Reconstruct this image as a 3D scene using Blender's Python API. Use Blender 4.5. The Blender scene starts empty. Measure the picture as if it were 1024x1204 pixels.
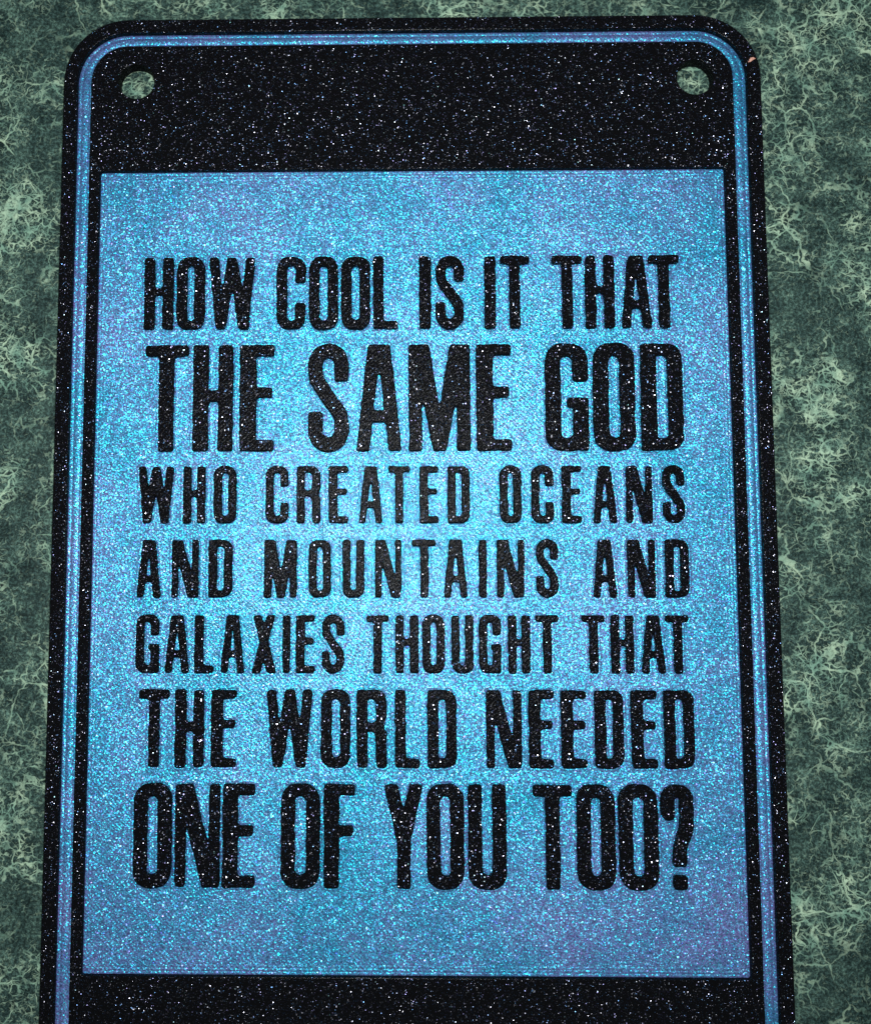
import bpy, bmesh, math, random
import numpy as np
from mathutils import Matrix, Vector
from mathutils.geometry import delaunay_2d_cdt

MM = 0.001
S = bpy.context.scene
C = S.collection

# ------------------------------------------------------------------ camera
Rm = np.array([[ 9.99815283e-01, -7.06307703e-04,  1.92067748e-02],
               [-1.30067706e-03,  9.94547070e-01,  1.04280551e-01],
               [-1.91756958e-02, -1.04286270e-01,  9.94362442e-01]])
F_PX, SH_X, SH_Y = 1400.0, -101.39, -18.42
cam_mm = (-5.3975, -8.2123, 160.580)
flip = np.diag([1.0, -1.0, -1.0])
Rw = flip @ Rm.T @ flip                      # camera axes in world
M = Matrix([[*Rw[i], cam_mm[i]*MM] for i in range(3)] + [[0, 0, 0, 1]])
cd = bpy.data.cameras.new('camera')
cam = bpy.data.objects.new('camera', cd); C.objects.link(cam)
cam.matrix_world = M
cd.sensor_fit = 'HORIZONTAL'; cd.sensor_width = 36
cd.lens = F_PX/1024*36
cd.shift_x = -SH_X/1024; cd.shift_y = SH_Y/1024
cd.clip_start = 0.005; cd.clip_end = 20
S.camera = cam

# ------------------------------------------------------------------ light
S.view_settings.view_transform = 'Standard'
S.view_settings.look = 'None'
S.view_settings.exposure = 0
S.view_settings.gamma = 1
wd = bpy.data.worlds.new('World'); S.world = wd; wd.use_nodes = True
wd.node_tree.nodes['Background'].inputs['Color'].default_value = (0.80, 0.95, 1.0, 1)
wd.node_tree.nodes['Background'].inputs['Strength'].default_value = 0.15
ld = bpy.data.lights.new('flash', 'AREA'); ld.shape = 'DISK'; ld.size = 9*MM
ld.energy = 0.47; ld.color = (0.95, 1.0, 1.0)
flash = bpy.data.objects.new('flash', ld); C.objects.link(flash)
flash.location = (-0.3*MM, 19.0*MM, 163*MM)   # the lamp of the phone, just above its lens
flash.rotation_euler = (0, 0, 0)

# ------------------------------------------------------------------ node helpers
class NT:
    def __init__(s, name):
        s.m = bpy.data.materials.new(name); s.m.use_nodes = True
        s.t = s.m.node_tree; s.t.nodes.clear()
        s.out = s.n('ShaderNodeOutputMaterial')
        g = s.n('ShaderNodeNewGeometry')
        s.pos = s.vmath('SCALE', g.outputs['Position'], scale=1000.0)   # millimetres
        s.geo = g
    def n(s, kind, **kw):
        x = s.t.nodes.new(kind)
        for k, v in kw.items(): setattr(x, k, v)
        return x
    def put(s, sock, v):
        if isinstance(v, bpy.types.NodeSocket): s.t.links.new(v, sock)
        elif v is not None:
            sock.default_value = v
    def math(s, op, a, b=None, c=None, clamp=False):
        x = s.n('ShaderNodeMath', operation=op, use_clamp=clamp)
        for i, v in enumerate((a, b, c)):
            if v is not None: s.put(x.inputs[i], v)
        return x.outputs[0]
    def vmath(s, op, a, b=None, scale=None):
        x = s.n('ShaderNodeVectorMath', operation=op)
        s.put(x.inputs[0], a)
        if b is not None: s.put(x.inputs[1], b)
        if scale is not None: s.put(x.inputs['Scale'], scale)
        return x.outputs['Value'] if op in ('DISTANCE', 'LENGTH', 'DOT_PRODUCT') else x.outputs['Vector']
    def noise(s, vec, scale, detail=2, rough=0.5, lac=2.0, dist=0.0, col=False):
        x = s.n('ShaderNodeTexNoise')
        s.put(x.inputs['Vector'], vec)
        for k, v in (('Scale', scale), ('Detail', detail), ('Roughness', rough), ('Lacunarity', lac), ('Distortion', dist)):
            s.put(x.inputs[k], v)
        return x.outputs['Color'] if col else x.outputs['Fac']
    def voro(s, vec, scale, feature='F1', rnd=1.0):
        x = s.n('ShaderNodeTexVoronoi', feature=feature)
        s.put(x.inputs['Vector'], vec); s.put(x.inputs['Scale'], scale); s.put(x.inputs['Randomness'], rnd)
        return x
    def ramp(s, fac, stops, interp='LINEAR'):
        x = s.n('ShaderNodeValToRGB'); x.color_ramp.interpolation = interp
        e = x.color_ramp.elements
        while len(e) < len(stops): e.new(0.5)
        for i, (p, c) in enumerate(stops):
            e[i].position = p
            e[i].color = (c, c, c, 1) if isinstance(c, (int, float)) else (*c, 1)
        s.put(x.inputs[0], fac)
        return x.outputs[0]
    def mix(s, f, a, b, blend='MIX'):
        x = s.n('ShaderNodeMix', data_type='RGBA', blend_type=blend)
        s.put(x.inputs[0], f)
        for i, v in ((6, a), (7, b)):
            if isinstance(v, tuple): v = (*v, 1)
            s.put(x.inputs[i], v)
        return x.outputs[2]
    def maprange(s, v, a, b, c=0.0, d=1.0):
        x = s.n('ShaderNodeMapRange'); x.clamp = True
        for i, q in enumerate((v, a, b, c, d)): s.put(x.inputs[i], q)
        return x.outputs[0]
    def bsdf(s, **kw):
        x = s.n('ShaderNodeBsdfPrincipled')
        for k, v in kw.items():
            k = k.replace('_', ' ')
            if isinstance(v, tuple): v = (*v, 1)
            s.put(x.inputs[k], v)
        return x.outputs[0]
    def bump(s, h, dist, strength=1.0, normal=None):
        x = s.n('ShaderNodeBump'); s.put(x.inputs['Height'], h)
        x.inputs['Distance'].default_value = dist; x.inputs['Strength'].default_value = strength
        if normal is not None: s.put(x.inputs['Normal'], normal)
        return x.outputs[0]
    def mixsh(s, f, a, b):
        x = s.n('ShaderNodeMixShader'); s.put(x.inputs[0], f); s.put(x.inputs[1], a); s.put(x.inputs[2], b)
        return x.outputs[0]
    def surf(s, sh):
        s.t.links.new(sh, s.out.inputs['Surface']); return s.m

def flake_normal(N, cellcol, base, amount):
    """tilt the surface normal by a random amount per flake"""
    r = N.vmath('SUBTRACT', cellcol, (0.5, 0.5, 0.5))
    r = N.vmath('SCALE', r, scale=amount)
    return N.vmath('NORMALIZE', N.vmath('ADD', base, r))

def mat_blue():
    N = NT('blue_glitter_filament')
    geoN = N.geo.outputs['Normal']
    big = N.noise(N.pos, 0.055, 3, 0.55)
    mid = N.noise(N.pos, 0.30, 3, 0.6)
    tone = N.math('ADD', N.math('MULTIPLY', big, 0.65), N.math('MULTIPLY', mid, 0.35))
    base = N.ramp(tone, [(0.38, (0.032, 0.098, 0.225)), (0.50, (0.072, 0.095, 0.255)), (0.62, (0.125, 0.095, 0.285))])
    grain = N.noise(N.pos, 4.5, 2, 0.7)
    base = N.mix(1.0, base, N.ramp(grain, [(0.34, 0.35), (0.66, 1.60)]), 'MULTIPLY')
    # printed tracks at 45 degrees, 0.42 mm apart
    sx = N.n('ShaderNodeSeparateXYZ'); N.put(sx.inputs[0], N.pos)
    d = N.math('ADD', sx.outputs[0], sx.outputs[1])
    d = N.math('ADD', d, N.math('MULTIPLY', N.noise(N.pos, 0.8, 1), 0.25))
    track = N.math('SINE', N.math('MULTIPLY', d, 2*math.pi/0.60))
    nb = N.bump(N.math('ADD', N.math('MULTIPLY', track, 0.35), N.math('MULTIPLY', grain, 1.6)), 0.03*MM, 0.8)
    under = N.bsdf(Base_Color=base, Roughness=0.5, Normal=nb, Specular_IOR_Level=0.06, Coat_Weight=0.22, Coat_Roughness=0.085, Coat_Normal=nb)
    # pearl pigment: cyan where it mirrors the lamp
    v0 = N.voro(N.pos, 8.0)
    k0 = N.n('ShaderNodeSeparateColor'); N.put(k0.inputs[0], v0.outputs['Color'])
    pcol = N.mix(1.0, (0.006, 0.38, 0.50), N.ramp(k0.outputs[2], [(0.0, 0.08), (0.6, 0.7), (1.0, 2.5)]), 'MULTIPLY')
    pearl = N.bsdf(Base_Color=pcol, Metallic=1.0, Roughness=0.38, Normal=flake_normal(N, v0.outputs['Color'], nb, 0.60))
    under = N.mixsh(0.31, under, pearl)
    v = N.voro(N.pos, 7.2)
    v2 = N.voro(N.vmath('ADD', N.pos, (13.7, 4.1, 9.3)), 5.8)
    hue = N.n('ShaderNodeSeparateColor'); N.put(hue.inputs[0], v2.outputs['Color'])
    fcol = N.ramp(hue.outputs[0], [(0.0, (0.01, 0.34, 0.66)), (0.45, (0.015, 0.46, 0.60)), (0.70, (0.18, 0.55, 0.65)), (0.85, (0.04, 0.12, 0.72)), (1.0, (0.36, 0.28, 0.75))])
    fl = N.bsdf(Base_Color=fcol, Metallic=1.0, Roughness=0.33, Normal=flake_normal(N, v.outputs['Color'], geoN, 0.60))
    pick = N.maprange(N.math('ADD', hue.outputs[1], N.math('MULTIPLY', N.math('SUBTRACT', mid, 0.5), 1.0)), 0.35, 0.9, 0.03, 0.34)
    return N.surf(N.mixsh(pick, under, fl))

def mat_black(name, cell, share, tilt, bumpmm, gain, coat):
    N = NT(name)
    grain = N.noise(N.pos, 3.4, 3, 0.65)
    sx = N.n('ShaderNodeSeparateXYZ'); N.put(sx.inputs[0], N.pos)
    d = N.math('SUBTRACT', sx.outputs[0], sx.outputs[1])
    d = N.math('ADD', d, N.math('MULTIPLY', N.noise(N.pos, 0.7, 1), 0.3))
    track = N.math('SINE', N.math('MULTIPLY', d, 2*math.pi/0.60))
    nb = N.bump(N.math('ADD', N.math('MULTIPLY', track, 0.16), N.math('MULTIPLY', grain, 1.5)), bumpmm*MM, 1.0)
    under = N.bsdf(Base_Color=(0.0010, 0.0010, 0.0014), Roughness=0.85, Normal=nb, Specular_IOR_Level=0.05, Coat_Weight=coat, Coat_Roughness=0.10, Coat_Normal=nb)
    v = N.voro(N.pos, cell)
    c = N.n('ShaderNodeSeparateColor'); N.put(c.inputs[0], v.outputs['Color'])
    v2 = N.voro(N.vmath('ADD', N.pos, (3.7, 14.1, 2.3)), cell*0.9)
    c2 = N.n('ShaderNodeSeparateColor'); N.put(c2.inputs[0], v2.outputs['Color'])
    fcol = N.ramp(c2.outputs[0], [(0.0, (0.09, 0.08, 0.17)), (0.3, (0.03, 0.03, 0.045)), (0.55, (0.04, 0.09, 0.18)), (0.75, (0.06, 0.06, 0.08)), (0.93, (0.40, 0.38, 0.44)), (1.0, (0.06, 0.15, 0.15))])
    fcol = N.mix(1.0, fcol, (gain, gain, gain), 'MULTIPLY')
    fl = N.bsdf(Base_Color=fcol, Metallic=1.0, Roughness=0.28, Normal=flake_normal(N, v.outputs['Color'], geo_n(N), tilt))
    near = N.maprange(v.outputs['Distance'], 0.42, 0.30)
    pick = N.math('MULTIPLY', N.maprange(c2.outputs[1], 1-share, 1-share+0.03), near)
    return N.surf(N.mixsh(pick, under, fl))

def geo_n(N): return N.geo.outputs['Normal']

def mat_marble():
    N = NT('green_marble')
    P = N.pos
    flat = N.vmath('MULTIPLY', P, (1.0, 1.0, 0.25))
    w1 = N.vmath('SCALE', N.vmath('SUBTRACT', N.noise(flat, 0.10, 1, 0.5, col=True), (0.5, 0.5, 0.5)), scale=8.0)
    w2 = N.vmath('SCALE', N.vmath('SUBTRACT', N.noise(flat, 0.75, 1, 0.5, col=True), (0.5, 0.5, 0.5)), scale=1.3)
    q = N.vmath('ADD', N.vmath('ADD', flat, w1), w2)
    w3 = N.vmath('SCALE', N.vmath('SUBTRACT', N.noise(flat, 2.6, 1, 0.5, col=True), (0.5, 0.5, 0.5)), scale=0.35)
    q = N.vmath('ADD', q, N.vmath('SCALE', w3, scale=0.8))
    q2 = N.vmath('ADD', N.vmath('ADD', N.vmath('MULTIPLY', flat, (1.0, 1.25, 1.0)), N.vmath('SCALE', w2, scale=0.6)), N.vmath('SCALE', w3, scale=0.55))
    # where the pale veins crowd together
    dens = N.noise(N.vmath('ADD', flat, w1), 0.075, 4, 0.6)
    dens = N.maprange(dens, 0.40, 0.70)
    for (x, y, a) in SPOTS:
        dd = N.vmath('DISTANCE', N.vmath('ADD', P, N.vmath('SCALE', w2, scale=2.0)), (x, y, 0.0))
        dens = N.math('ADD', dens, N.maprange(dd, 7.5, 0.0, 0.0, 0.42*a))
    for (x, y) in DARKS:
        dd = N.vmath('DISTANCE', N.vmath('ADD', P, N.vmath('SCALE', w2, scale=2.0)), (x, y, 0.0))
        dens = N.math('SUBTRACT', dens, N.maprange(dd, 7.0, 0.0, 0.0, 0.30))
    dens = N.math('MAXIMUM', N.math('MINIMUM', dens, 1.25), 0.0)
    # cloudy ground with small mottles
    cl = N.noise(N.vmath('ADD', flat, w2), 0.30, 5, 0.62)
    base = N.ramp(cl, [(0.32, (0.008, 0.017, 0.016)), (0.50, (0.019, 0.036, 0.032)), (0.68, (0.042, 0.075, 0.061))])
    fine = N.noise(flat, 2.5, 4, 0.78)
    base = N.mix(1.0, base, N.ramp(fine, [(0.36, 0.35), (0.50, 0.95), (0.62, 2.4)]), 'MULTIPLY')
    def crackle(vec, scale, width, seed, cut, gain, on, full):
        """network of thin lines; stretches of it fade out, more so where the stone is dark"""
        v = N.voro(N.vmath('ADD', vec, seed), scale, 'DISTANCE_TO_EDGE')
        alive = N.noise(N.vmath('ADD', flat, seed), scale*0.75, 2, 0.6)
        alive = N.math('ADD', alive, N.math('MULTIPLY', N.math('SUBTRACT', dens, 0.5), 0.15))
        alive = N.maprange(alive, cut, cut+0.16)
        wd_ = N.math('MULTIPLY', N.math('ADD', N.math('MULTIPLY', alive, 0.9), 0.25), width)
        e = N.math('SUBTRACT', 1.0, N.math('DIVIDE', v.outputs['Distance'], wd_), clamp=True)
        e = N.math('MULTIPLY', N.math('MULTIPLY', e, 2.0, clamp=True), N.math('ADD', N.math('MULTIPLY', alive, 0.9), 0.0))
        return N.math('MULTIPLY', e, N.maprange(dens, on, full, 0.25, gain))
    a = crackle(q, 0.13, 0.020, (3.1, 7.7, 0), 0.42, 0.95, -0.2, 0.6)
    b = crackle(q, 0.36, 0.042, (31., 17., 0), 0.41, 1.0, -0.1, 0.7)
    c = crackle(q2, 0.80, 0.078, (1., 57., 0), 0.44, 0.90, 0.0, 0.8)
    d = crackle(q2, 1.60, 0.125, (11., 5., 0), 0.45, 0.60, 0.0, 0.9)
    vn = N.math('MAXIMUM', N.math('MAXIMUM', a, b), N.math('MAXIMUM', c, d))
    pt = N.noise(N.vmath('ADD', q, (40., 3., 0)), 0.55, 4, 0.6)
    pt = N.math('MULTIPLY', N.maprange(pt, 0.54, 0.62), N.maprange(dens, 0.85, 1.2, 0, 0.65))
    vn = N.math('MAXIMUM', vn, pt)
    vn = N.math('MULTIPLY', vn, N.ramp(fine, [(0.35, 0.55), (0.55, 1.0)]))
    vcol = N.ramp(N.noise(flat, 0.4, 2), [(0.35, (0.16, 0.28, 0.21)), (0.65, (0.38, 0.50, 0.35))])
    col = N.mix(vn, base, vcol)
    rough = N.ramp(N.noise(flat, 0.8, 3), [(0.3, 0.30), (0.7, 0.42)])
    return N.surf(N.bsdf(Base_Color=col, Roughness=rough, Specular_IOR_Level=0.12, Normal=N.bump(fine, 0.004*MM, 0.5)))

SPOTS = [(56.3, 71.3, 0.9), (61.4, 65.0, 0.7), (52.2, 55.2, 0.5), (50.1, 63.9, 0.5), (54.0, 26.4, 1), (54.3, 20.6, 1), (56.3, 13.0, 0.8), (59.3, 4.4, 0.6), (54.1, -14.3, 1), (56.1, -32.5, 0.7), (58.7, -36.8, 1), (-55.0, 49.8, 0.8), (-51.4, 25.6, 0.6), (19.0, 78.9, 0.8), (-18.3, 78.9, 0.6), (-52.9, -39.5, 0.6), (-51.9, -54.7, 0.7), (56.7, -44.4, 0.7), (-38.2, 66.6, 1.4), (39.3, 66.6, 1.1)]
DARKS = [(61.5, 54.0), (54.2, 32.3), (50.0, 76.3), (54.2, -50.8), (-51.1, -4.8), (56.7, -5.9), (-54.7, 38.8), (-53.0, 8.0), (-56.0, -15.0), (49.8, -22.6)]

BLUE = mat_blue()
BLACK = mat_black('black_glitter_filament', 8.0, 0.42, 1.05, 0.025, 1.0, 0.04)
BLACK_L = mat_black('black_glitter_filament_coarse', 5.6, 0.55, 0.95, 0.035, 1.25, 0.03)
MARBLE = mat_marble()

def mat_chip():
    N = NT('bare_pink_chip')
    return N.surf(N.bsdf(Base_Color=N.ramp(N.noise(N.pos, 3.5, 3, 0.7), [(0.35, (0.34, 0.12, 0.08)), (0.62, (0.55, 0.32, 0.25))]), Roughness=0.6))
CHIP = mat_chip()

# ------------------------------------------------------------------ mesh helpers
def link(name, verts, faces, mat, parent=None, loc=(0, 0, 0), smooth=None):
    me = bpy.data.meshes.new(name)
    me.from_pydata([((x-loc[0])*MM, (y-loc[1])*MM, (z-loc[2])*MM) for x, y, z in verts], [], faces)
    me.validate(); me.update()
    bm = bmesh.new(); bm.from_mesh(me); bmesh.ops.recalc_face_normals(bm, faces=bm.faces[:]); bm.to_mesh(me); bm.free()
    me.materials.append(mat)
    o = bpy.data.objects.new(name, me); C.objects.link(o)
    o.location = tuple(v*MM for v in loc)
    if parent: o.parent = parent
    return o

def rrect(x0, y0, x1, y1, r, n=20):
    p = []
    for cx, cy, a0 in ((x1-r, y1-r, 0), (x0+r, y1-r, 90), (x0+r, y0+r, 180), (x1-r, y0+r, 270)):
        for k in range(n+1):
            a = math.radians(a0+90*k/n); p.append((cx+r*math.cos(a), cy+r*math.sin(a)))
    return p
def circle(cx, cy, r, n=64):
    return [(cx+r*math.cos(2*math.pi*k/n), cy+r*math.sin(2*math.pi*k/n)) for k in range(n)]
def resample(loop, step):
    out = []
    L = len(loop)
    for i in range(L):
        a, b = loop[i], loop[(i+1) % L]
        d = math.hypot(b[0]-a[0], b[1]-a[1]); k = max(1, int(round(d/step)))
        for j in range(k): out.append((a[0]+(b[0]-a[0])*j/k, a[1]+(b[1]-a[1])*j/k))
    return out
def area(l):
    return 0.5*sum(l[i-1][0]*l[i][1]-l[i][0]*l[i-1][1] for i in range(len(l)))
def inset(loop, d):
    """move every vertex to its left by d (inwards for ccw loops, into the solid for cw holes)"""
    out = []; n = len(loop)
    for i in range(n):
        ax, ay = loop[i-1]; bx, by = loop[i]; cx, cy = loop[(i+1) % n]
        n1 = (-(by-ay), bx-ax); n2 = (-(cy-by), cx-bx)
        l1 = math.hypot(*n1) or 1e-9; l2 = math.hypot(*n2) or 1e-9
        nx, ny = n1[0]/l1+n2[0]/l2, n1[1]/l1+n2[1]/l2
        l = math.hypot(nx, ny) or 1e-9
        nx /= l; ny /= l
        co = max(0.4, (nx*n1[0]+ny*n1[1])/l1)
        out.append((bx+nx*d/co, by+ny*d/co))
    return out
def fill(loops, inside):
    vs = []; es = []
    for l in loops:
        s = len(vs); vs += [Vector(p) for p in l]
        es += [(s+i, s+(i+1) % len(l)) for i in range(len(l))]
    ov, oe, of, *_ = delaunay_2d_cdt(vs, es, [], 0, 1e-7)
    f2 = []
    for f in of:
        cx = sum(ov[i][0] for i in f)/3; cy = sum(ov[i][1] for i in f)/3
        if inside(cx, cy): f2.append(tuple(f))
    return [tuple(v) for v in ov], f2
def in_loops(loops):
    L = [np.array(l) for l in loops]
    def f(x, y):
        c = False
        for l in L:
            x1, y1 = l[:, 0], l[:, 1]; x2, y2 = np.roll(x1, -1), np.roll(y1, -1)
            m = (y1 > y) != (y2 > y)
            if m.any():
                xi = x1[m]+(y-y1[m])/(y2[m]-y1[m])*(x2[m]-x1[m])
                if int((xi > x).sum()) % 2: c = not c
        return c
    return f
def slab(name, loops, z0, z1, bev, mat, parent, loc=(0, 0, 0), rings=2):
    """loops: outer ccw, holes cw (made so here); solid with a rounded upper edge"""
    fixed = [list(l) if (area(l) > 0) == (i == 0) else list(reversed(l)) for i, l in enumerate(loops)]
    V = []; Fc = []
    tops = []
    for l in fixed:
        n = len(l)
        prof = [(0, z0), (0, z1-bev)] + [(bev*(1-math.cos(math.pi/2*k/rings)), z1-bev+bev*math.sin(math.pi/2*k/rings)) for k in range(1, rings+1)]
        st = len(V); rows = []
        for (d, z) in prof:
            q = inset(l, d) if d else l
            rows.append(len(V)); V += [(x, y, z) for x, y in q]
        for a, b in zip(rows, rows[1:]):
            for i in range(n):
                j = (i+1) % n
                Fc.append((a+i, a+j, b+j, b+i))
        tops.append(q)
    tv, tf = fill(tops, in_loops(tops))
    s = len(V); V += [(x, y, z1) for x, y in tv]; Fc += [tuple(s+i for i in f) for f in tf]
    bv, bf = fill(fixed, in_loops(fixed))
    s = len(V); V += [(x, y, z0) for x, y in bv]; Fc += [tuple(s+i for i in f) for f in bf]
    o = link(name, V, Fc, mat, parent, loc)
    bm = bmesh.new(); bm.from_mesh(o.data)
    bmesh.ops.remove_doubles(bm, verts=bm.verts[:], dist=1e-8)
    bmesh.ops.recalc_face_normals(bm, faces=bm.faces[:]); bm.to_mesh(o.data); bm.free()
    return o

# ------------------------------------------------------------------ the table
def tabletop():
    w, d, t = 450., 350., 30.
    o = slab('marble_tabletop', [rrect(-w, -d, w, d, 6, 6)], -t, 0.0, 2.0, MARBLE, None)
    o['kind'] = 'structure'
    return o
tabletop()

# ------------------------------------------------------------------ the sign
ZB, ZP, ZT = 1.15, 1.40, 2.22        # black core, blue layer, black top
sign = bpy.data.objects.new('printed_sign', None); C.objects.link(sign)
sign.empty_display_size = 0.02
sign['label'] = 'black and blue glitter plaque with raised quote lettering lying on green marble'
sign['category'] = 'sign'
HX, HY = 48.3, 75.66
holes = [circle(-38.14, 66.65, 2.5), circle(39.3, 66.65, 2.5)]
rnd = random.Random(4)
def wob(loop, amp=0.02):
    return [(x+rnd.uniform(-amp, amp), y+rnd.uniform(-amp, amp)) for x, y in loop]
outer = resample(rrect(-HX, -HY, HX, HY, 9.0), 1.5)
st_o = resample(rrect(-46.42, -HY+1.9, 46.42, HY-1.9, 7.1), 0.8)
st_i = resample(rrect(-44.48, -HY+3.86, 44.48, HY-3.86, 5.15), 0.8)
pan = resample(rrect(-43.0, -53.75, 43.0, 53.75, 0.35, 5), 0.8)
slab('back_plate', [outer]+holes, 0.0, ZB, 0.02, BLACK, sign)
slab('outer_rim', [outer, wob(st_o)], ZB, ZT, 0.14, BLACK, sign)
def ring_pts(hx, hy, r):
    """same number of points for every offset, so that rows join one to one"""
    p = []
    for sx, sy, a0 in ((1, 1, 0), (-1, 1, 90), (-1, -1, 180), (1, -1, 270)):
        for k in range(25):
            a = math.radians(a0+90*k/24); p.append((sx*(hx-r)+r*math.cos(a), sy*(hy-r)+r*math.sin(a)))
        nx_, ny_ = {0: (-1, 1), 90: (-1, -1), 180: (1, -1), 270: (1, 1)}[a0]
        q = (nx_*(hx-r)+r*math.cos(math.radians(a0+90)), ny_*(hy-r)+r*math.sin(math.radians(a0+90)))
        l = p[-1]
        for k in range(1, 60): p.append((l[0]+(q[0]-l[0])*k/60, l[1]+(q[1]-l[1])*k/60))
    return p
def beads(name, hx, hy, r, cuts, hts, base, low, parent):
    """printed tracks laid side by side round a rounded rectangle"""
    V = []; Fc = []; rows = []; prof = []
    for (a, b), hh in zip(zip(cuts, cuts[1:]), hts):
        for k in range(0 if a == 0 else 1, 9):
            u = k/8; prof.append((a+(b-a)*u, base+hh*math.sin(math.pi*u)**0.8))
    prof = [(0.004, low)]+prof+[(cuts[-1]-0.004, low)]
    for d, z in prof:
        rows.append(len(V)); V.extend((x, y, z) for x, y in ring_pts(hx-d, hy-d, r-d))
    n = len(ring_pts(hx, hy, r))
    for a, b in zip(rows, rows[1:]+rows[:1]):
        for i in range(n): Fc.append((a+i, a+(i+1) % n, b+(i+1) % n, b+i))
    o = link(name, V, Fc, BLUE, parent)
    for p in o.data.polygons: p.use_smooth = True
beads('border_stripe', 46.42, HY-1.9, 7.1, [0.0, 0.46, 1.46, 1.94], [0.035, 0.085, 0.035], ZP-0.09, ZB+0.002, sign)
slab('inner_frame', [wob(st_i), wob(pan)]+holes, ZB, ZT, 0.14, BLACK, sign)
text_panel = slab('text_panel', [pan], ZB+0.002, ZP, 0.10, BLUE, sign)

beads('panel_border', 42.97, 53.72, 1.4, [0.0, 0.42, 0.84, 1.26], [0.024, 0.022, 0.016], ZP-0.004, ZP-0.06, text_panel)

# pale chip on the upper right corner of the rim
bm = bmesh.new()
bmesh.ops.create_icosphere(bm, subdivisions=3, radius=1.0)
r2 = random.Random(9)
for v in bm.verts:
    k = 1+0.28*math.sin(5*v.co.x+3*v.co.y)+r2.uniform(-.12, .12)
    x, y, z = v.co.x*0.52*k, v.co.y*0.22*k*(1.25 if v.co.x > 0 else 0.75), v.co.z*0.07
    a = math.radians(38)
    v.co = ((x*math.cos(a)-y*math.sin(a))*MM, (x*math.sin(a)+y*math.cos(a))*MM, z*MM)
me = bpy.data.meshes.new('chip'); bm.to_mesh(me); bm.free(); me.materials.append(CHIP)
chip = bpy.data.objects.new('chip', me); C.objects.link(chip); chip.parent = sign
chip.location = (47.1*MM, 69.1*MM, (ZT+0.0)*MM); chip['label'] = 'small pinkish chip on the black rim'

# ------------------------------------------------------------------ letters
G = 0.09                              # raster step, mm
def seg_poly(X, Y, pts):
    """filled convex polygon"""
    m = np.ones_like(X, bool); n = len(pts)
    sgn = 1 if area(pts) > 0 else -1
    for i in range(n):
        x0, y0 = pts[i]; x1, y1 = pts[(i+1) % n]
        m &= sgn*((x1-x0)*(Y-y0)-(y1-y0)*(X-x0)) >= 0
    return m
def box(X, Y, x0, y0, x1, y1): return (X >= x0) & (X <= x1) & (Y >= y0) & (Y <= y1)
def rbox(X, Y, x0, y0, x1, y1, r):
    r = max(0.01, min(r, (x1-x0)/2, (y1-y0)/2))
    dx = np.maximum(np.maximum(x0+r-X, X-(x1-r)), 0); dy = np.maximum(np.maximum(y0+r-Y, Y-(y1-r)), 0)
    return (np.hypot(dx, dy) <= r) & box(X, Y, x0, y0, x1, y1)
def pline(X, Y, pts, r):
    d = np.full(X.shape, 1e9)
    for (x0, y0), (x1, y1) in zip(pts, pts[1:]):
        vx, vy = x1-x0, y1-y0; L = vx*vx+vy*vy+1e-12
        t = np.clip(((X-x0)*vx+(Y-y0)*vy)/L, 0, 1)
        d = np.minimum(d, np.hypot(X-x0-t*vx, Y-y0-t*vy))
    return d <= r
def arc(cx, cy, rx, ry, a0, a1, n=12):
    return [(cx+rx*math.cos(math.radians(a0+(a1-a0)*k/n)), cy+ry*math.sin(math.radians(a0+(a1-a0)*k/n))) for k in range(n+1)]

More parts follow.
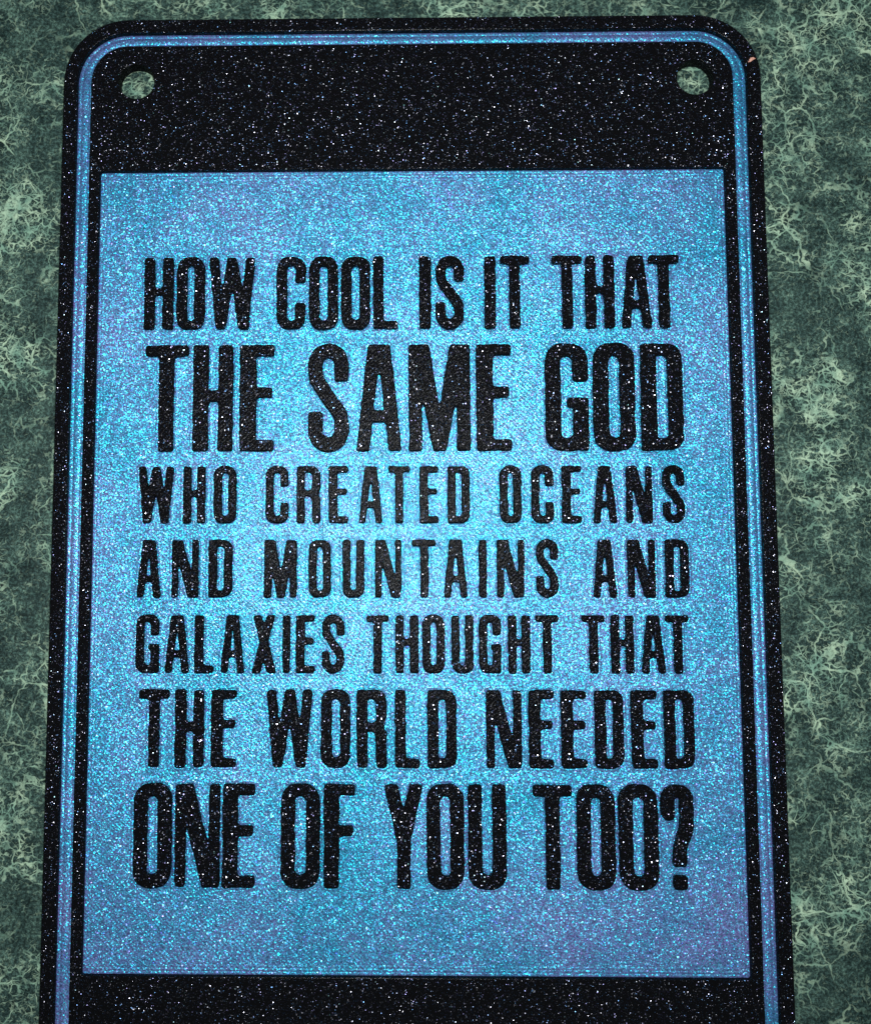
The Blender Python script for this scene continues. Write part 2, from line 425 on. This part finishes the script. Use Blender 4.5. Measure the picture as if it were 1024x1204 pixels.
def glyph(ch, X, Y, w, h, s):
    """y runs up from 0 to h"""
    t = 0.80*s; B = lambda *a: box(X, Y, *a); P = lambda *a: seg_poly(X, Y, a)
    Yt = h-Y                                                       # from the top
    ov = 0.05*s
    ring_o = rbox(X, Y, 0, -ov, w, h+ov, w*0.40)
    ring_i = rbox(X, Y, s, t*1.02, w-s, h-t*1.02, max((w-2*s)*0.5, 0.1))
    ring = ring_o & ~ring_i
    if ch == 'O': return ring
    if ch == 'I': return B(0, 0, w, h)
    if ch == 'L': return B(0, 0, s*1.02, h) | B(0, 0, w, t*0.95)
    if ch == 'T': return B((w-s)/2, 0, (w+s)/2, h) | B(0, h-t*0.95, w, h)
    if ch == 'H': return B(0, 0, s, h) | B(w-s, 0, w, h) | B(0, h*0.47, w, h*0.47+t*0.95)
    if ch in 'EF':
        m = B(0, 0, s*1.08, h) | B(0, h-t*0.95, w, h) | B(0, h*0.50, w*0.94, h*0.50+t*0.9)
        return m | B(0, 0, w, t*0.95) if ch == 'E' else m
    if ch == 'D':
        o = rbox(X, Y, 0, 0, w, h, w*0.36) | B(0, 0, w*0.45, h)
        i = rbox(X, Y, s, t, w-s, h-t, (w-2*s)*0.42) | B(s, t, s+(w-2*s)*0.4, h-t)
        return o & ~i
    if ch == 'C': return ring & ~((X > w/2) & (Yt > 0.36*h) & (Yt < 0.645*h))
    if ch == 'G':
        m = ring & ~((X > w/2) & (Yt > 0.35*h) & (Yt < 0.51*h))
        return m | B(w*0.52, h*0.49-t*0.8, w, h*0.49) | B(w-s*0.62, 0, w, h*0.49)
    if ch == 'U':
        return (ring & (Y < h*0.5)) | B(0, h*0.45, s, h) | B(w-s, h*0.45, w, h)
    if ch == 'R':
        o = rbox(X, Y, 0, h*0.47, w, h, w*0.36) | B(0, h*0.47, w*0.5, h)
        i = B(s, h*0.47+t*0.9, w*0.5, h-t) | rbox(X, Y, s*0.9, h*0.47+t*0.9, w-s, h-t, (w-2*s)*0.45)
        return (o & ~(i & (X > s))) | B(0, 0, s, h) | rbox(X, Y, w-s*1.0, 0, w, h*0.55, 0.2*s) & (Y < h*0.46) | P((w-s, h*.40), (w, h*.38), (w-0.35*s, h*.56), (w-1.5*s, h*.52))
    if ch == 'A':
        s = min(0.92*s, 0.29*w); m = P((0, 0), (s, 0), (0.25*w+s, h), (0.25*w, h)) | P((w-s, 0), (w, 0), (0.75*w, h), (0.75*w-s, h))
        ap = 0.83
        inside = P((0, 0), (w, 0), (0.75*w, h), (0.25*w, h))
        return m | (inside & ((Y > ap*h) | ((Y > 0.27*h) & (Y < 0.27*h+t*0.95))))
    if ch in 'WM':
        if ch == 'W':
            k = min(s*0.90, 0.22*w)
            l0, f = 0.0, 0.25*w
            a = P((0, h), (k, h), (f+k/2, 0), (f-k/2, 0))
            b = P((f-k/2, 0), (f+k/2, 0), (0.5*w+k*0.52, h), (0.5*w-k*0.52, h))
            m = a | b
            mx = w-X
            c = seg_poly(mx, Y, [(0, h), (k, h), (f+k/2, 0), (f-k/2, 0)])
            d = seg_poly(mx, Y, [(f-k/2, 0), (f+k/2, 0), (0.5*w+k*0.52, h), (0.5*w-k*0.52, h)])
            return m | c | d
        k = min(s*0.92, 0.215*w)
        m = B(0, 0, k, h) | B(w-k, 0, w, h)
        m |= P((0.05*w, h), (0.33*w, h), (0.5*w+k*0.5, 0), (0.5*w-k*0.5, 0))
        return m | P((0.95*w, h), (0.67*w, h), (0.5*w-k*0.5, 0), (0.5*w+k*0.5, 0))
    if ch == 'N':
        k = min(s*0.82, 0.235*w)
        return B(0, 0, k, h) | B(w-k, 0, w, h) | P((0.03*w, h), (0.39*w, h), (0.97*w, 0), (0.61*w, 0))
    if ch == 'X':
        k = s*1.05
        return P((0, 0), (k, 0), (w*0.96, h), (w*0.96-k, h)) | P((w-k, 0), (w, 0), (w*0.04+k, h), (w*0.04, h))
    if ch == 'Y':
        k = s*1.0; j = 0.44*h
        return B((w-k)/2, 0, (w+k)/2, j+0.08*h) | P((0, h), (k, h), ((w+k)/2, j), ((w-k)/2, j)) | P((w-k, h), (w, h), ((w+k)/2, j), ((w-k)/2, j))
    if ch == 'S':
        r = s/2; a = w/2-r; b = a*1.12
        top = arc(w/2, h-t/2-b, a, b, 0, 180); bot = arc(w/2, t/2+b, a, b, 0, -180)
        mid = top[6:] + [(r, h*0.745), (r+0.04*w, h*0.665), (w/2, h*0.50), (w-r-0.04*w, h*0.345), (w-r, h*0.265)] + bot[:7]
        m = pline(X, Y, mid, r*0.98)
        m |= pline(X, Y, [(w-r, h*0.60)] + top[:7], r*0.98) & (Y > 0.655*h)
        return m | (pline(X, Y, bot[6:] + [(r, h*0.42)], r*0.98) & (Y < 0.365*h))
    if ch == '?':
        r = s*0.98/2; a = w/2-r; b = a*1.1
        m = rbox(X, Y, 0, 0.62*h, w, h+ov, w*.45) & ~B(s, 0.5*h, w-s, h-t-b*0.55) & ~rbox(X, Y, s, .55*h, w-s, h-t, (w-2*s)/2)
        m &= ~((X < s*1.05) & (Y < 0.665*h)) & ((X < s) | (X > w-s) | (Y > 0.8*h))
        pts = [(w-r, h*0.72), (w-r, h*0.66), (w-r-0.02*w, h*0.58), (w-r-0.12*w, h*0.50), (w*0.57, h*0.42), (w*0.55, h*0.34), (w*0.55, h*0.23)]
        m |= pline(X, Y, pts, r) & (Y > 0.215*h)
        return m | B(w*0.55-r, 0, w*0.55+r, h*0.125)
    raise ValueError(ch)

def gauss(a, sig):
    n = int(3*sig)+1; k = np.exp(-0.5*(np.arange(-n, n+1)/sig)**2); k /= k.sum()
    a = np.apply_along_axis(lambda r: np.convolve(r, k)[n:-n], 0, a)
    return np.apply_along_axis(lambda r: np.convolve(r, k)[n:-n], 1, a)

def contours(F):
    """marching squares on F-0.5, linked into loops (grid coordinates), solid on the left"""
    ny, nx = F.shape
    ins = F > 0.5
    nxt = {}
    pos = {}
    def pt(e):
        i, j, d = e
        a = F[i, j]; b = F[i, j+1] if d == 0 else F[i+1, j]
        t = (0.5-a)/(b-a)
        return (j+t, i) if d == 0 else (j, i+t)
    code = ins[:-1, :-1]*1+ins[:-1, 1:]*2+ins[1:, 1:]*4+ins[1:, :-1]*8
    for i, j in zip(*np.nonzero((code > 0) & (code < 15))):
        i = int(i); j = int(j)
        b, r, t, l = (i, j, 0), (i, j+1, 1), (i+1, j, 0), (i, j, 1)
        c = int(code[i, j])
        T = {1: [(b, l)], 2: [(r, b)], 3: [(r, l)], 4: [(t, r)], 6: [(t, b)], 7: [(t, l)], 8: [(l, t)], 9: [(b, t)],
             11: [(r, t)], 12: [(l, r)], 13: [(b, r)], 14: [(l, b)], 5: [(b, r), (t, l)], 10: [(r, t), (l, b)]}[c]
        for p, q in T: nxt[p] = q
    loops = []
    while nxt:
        s = next(iter(nxt)); l = []; e = s
        while e in nxt:
            l.append(pt(e)); e = nxt.pop(e)
        if len(l) > 12: loops.append(l)
    return loops

LINES = [
('HOWCOOLISITTHAT', 41.38, 31.38, 1.42, [(-36.49, -32.61),(-32.05, -28.21),(-27.62, -21.34),(-18.35, -14.41),(-13.92, -10.0),(-9.54, -5.62),(-5.18, -1.89),(1.1, 2.65),(3.24, 7.19),(9.99, 11.53),(12.12, 16.07),(19.14, 23.27),(23.66, 27.6),(28.46, 32.55),(32.23, 36.32)]),
('THESAMEGOD', 29.15, 14.60, 2.02, [(-36.21, -30.33),(-29.59, -24.2),(-23.27, -18.62),(-14.06, -8.49),(-7.5, -1.38),(-0.39, 7.87),(8.74, 13.43),(18.0, 23.69),(24.43, 30.0),(30.85, 36.41)]),
('WHOCREATEDOCEANS', 12.51, 4.87, 1.08, [(-36.82, -32.06),(-30.73, -27.79),(-26.62, -23.62),(-19.63, -16.59),(-15.46, -12.36),(-11.18, -8.64),(-7.2, -3.99),(-3.16, -0.33),(1.0, 3.45),(4.76, 7.68),(11.71, 14.58),(15.93, 18.84),(19.99, 22.58),(24.1, 27.26),(28.57, 31.96),(33.31, 36.29)]),
('ANDMOUNTAINSAND', 2.57, -5.02, 1.08, [(-36.85, -33.64),(-32.08, -28.61),(-27.17, -24.07),(-19.74, -15.41),(-13.82, -10.9),(-9.31, -6.46),(-4.99, -1.5),(-0.02, 3.07),(4.11, 7.3),(8.85, 9.82),(11.24, 14.82),(16.36, 19.32),(23.89, 27.04),(28.53, 32.1),(33.51, 36.5)]),
('GALAXIESTHOUGHTTHAT', -7.40, -14.96, 1.08, [(-36.73, -33.73),(-32.9, -29.71),(-28.92, -26.48),(-25.46, -22.36),(-21.35, -18.16),(-17.23, -16.28),(-15.47, -13.01),(-12.07, -9.07),(-6.08, -3.22),(-2.28, 0.7),(1.26, 4.15),(5.11, 7.99),(8.74, 11.62),(12.58, 15.43),(16.2, 19.14),(22.3, 25.25),(26.12, 29.05),(30.05, 33.17),(33.36, 36.32)]),
('THEWORLDNEEDED', -17.25, -27.21, 1.38, [(-36.15, -32.15),(-31.34, -27.55),(-26.6, -23.33),(-19.31, -13.27),(-12.13, -8.31),(-7.43, -3.55),(-2.4, 0.83),(1.89, 5.65),(9.58, 14.13),(15.16, 18.38),(19.37, 22.66),(23.73, 27.47),(28.53, 31.82),(32.8, 36.65)]),
('ONEOFYOUTOO?', -29.46, -42.57, 1.78, [(-36.57, -31.7),(-31.12, -25.35),(-24.9, -20.72),(-17.27, -12.28),(-11.7, -7.66),(-3.88, 1.21),(1.69, 6.48),(7.08, 11.98),(15.51, 20.5),(21.15, 26.02),(26.59, 31.57),(32.02, 36.24)]),
]
rng = np.random.default_rng(11)
for word, yt, yb, s, boxes in LINES:
    for ch, (x0, x1) in zip(word, boxes):
        w, h = x1-x0, yt-yb; pad = 0.8
        nx = int((w+2*pad)/G)+1; ny = int((h+2*pad)/G)+1
        X, Y = np.meshgrid(-pad+G*np.arange(nx), -pad+G*np.arange(ny))
        Fm = gauss(glyph(ch, X, Y, w, h, s).astype(float), (0.15 if s < 1.3 else 0.19)/G)
        n1 = gauss(rng.standard_normal(Fm.shape), 0.13/G); n1 /= n1.std()
        n2 = gauss(rng.standard_normal(Fm.shape), 0.42/G); n2 /= n2.std()
        Fm = Fm+(0.045*n1+0.055*n2)*(np.abs(Fm-0.5) < 0.49)
        Fm[0, :] = Fm[-1, :] = 0; Fm[:, 0] = Fm[:, -1] = 0
        ls = contours(Fm)
        ls = [[(x0-pad+G*a, yb-pad+G*b) for a, b in l] for l in ls]
        ls = [l for l in ls if abs(area(l)) > 0.12]
        # light smoothing, then every loop keeps its solid on the left
        ls = [[((l[i-1][0]+2*l[i][0]+l[(i+1) % len(l)][0])/4, (l[i-1][1]+2*l[i][1]+l[(i+1) % len(l)][1])/4) for i in range(len(l))] for l in ls]
        ls.sort(key=lambda l: -abs(area(l)))
        VB = []; FB = []
        for l in ls:
            if area(ls[0]) < 0: l = l[::-1]
            if l is not ls[0] and abs(area(l)) < 1.6: continue
            n = len(l); rows = []
            for k in range(8):
                u = k/7; q = inset(l, 0.02-0.62*u)
                rows.append(len(VB)); VB += [(x, y, ZP-0.012+0.050*math.sin(math.pi*u)**2) for x, y in q]
            for a, b in zip(rows, rows[1:]):
                for i in range(n): FB.append((a+i, a+(i+1) % n, b+(i+1) % n, b+i))
        o = link('letter_outline', VB, FB, BLUE, text_panel, ((x0+x1)/2, (yt+yb)/2, ZP))
        for p in o.data.polygons: p.use_smooth = True
        V = []; Fc = []; tops = []
        zt = ZT; bev = 0.13
        sgn = 1 if area(ls[0]) > 0 else -1
        for l in ls:
            if sgn < 0: l = l[::-1]
            n = len(l); rows = []
            for d, z in ((-0.03, ZP-0.05), (0, zt-bev-0.1), (0, zt-bev), (bev*0.32, zt-bev*0.28), (bev, zt)):
                q = inset(l, d) if d else l
                rows.append(len(V)); V += [(x, y, z) for x, y in q]
            for a, b in zip(rows, rows[1:]):
                for i in range(n):
                    Fc.append((a+i, a+(i+1) % n, b+(i+1) % n, b+i))
            tops.append(q)
        tv, tf = fill(tops, in_loops(tops))
        k = len(V); V += [(x, y, zt) for x, y in tv]; Fc += [tuple(k+i for i in f) for f in tf]
        o = link('question_mark' if ch == '?' else 'letter', V, Fc, BLACK_L, sign, ((x0+x1)/2, (yt+yb)/2, ZP))
        bm = bmesh.new(); bm.from_mesh(o.data)
        bmesh.ops.remove_doubles(bm, verts=bm.verts[:], dist=2e-9)
        bmesh.ops.recalc_face_normals(bm, faces=bm.faces[:])
        for f in bm.faces: f.smooth = abs(f.normal.z) < 0.98
        bm.to_mesh(o.data); bm.free()
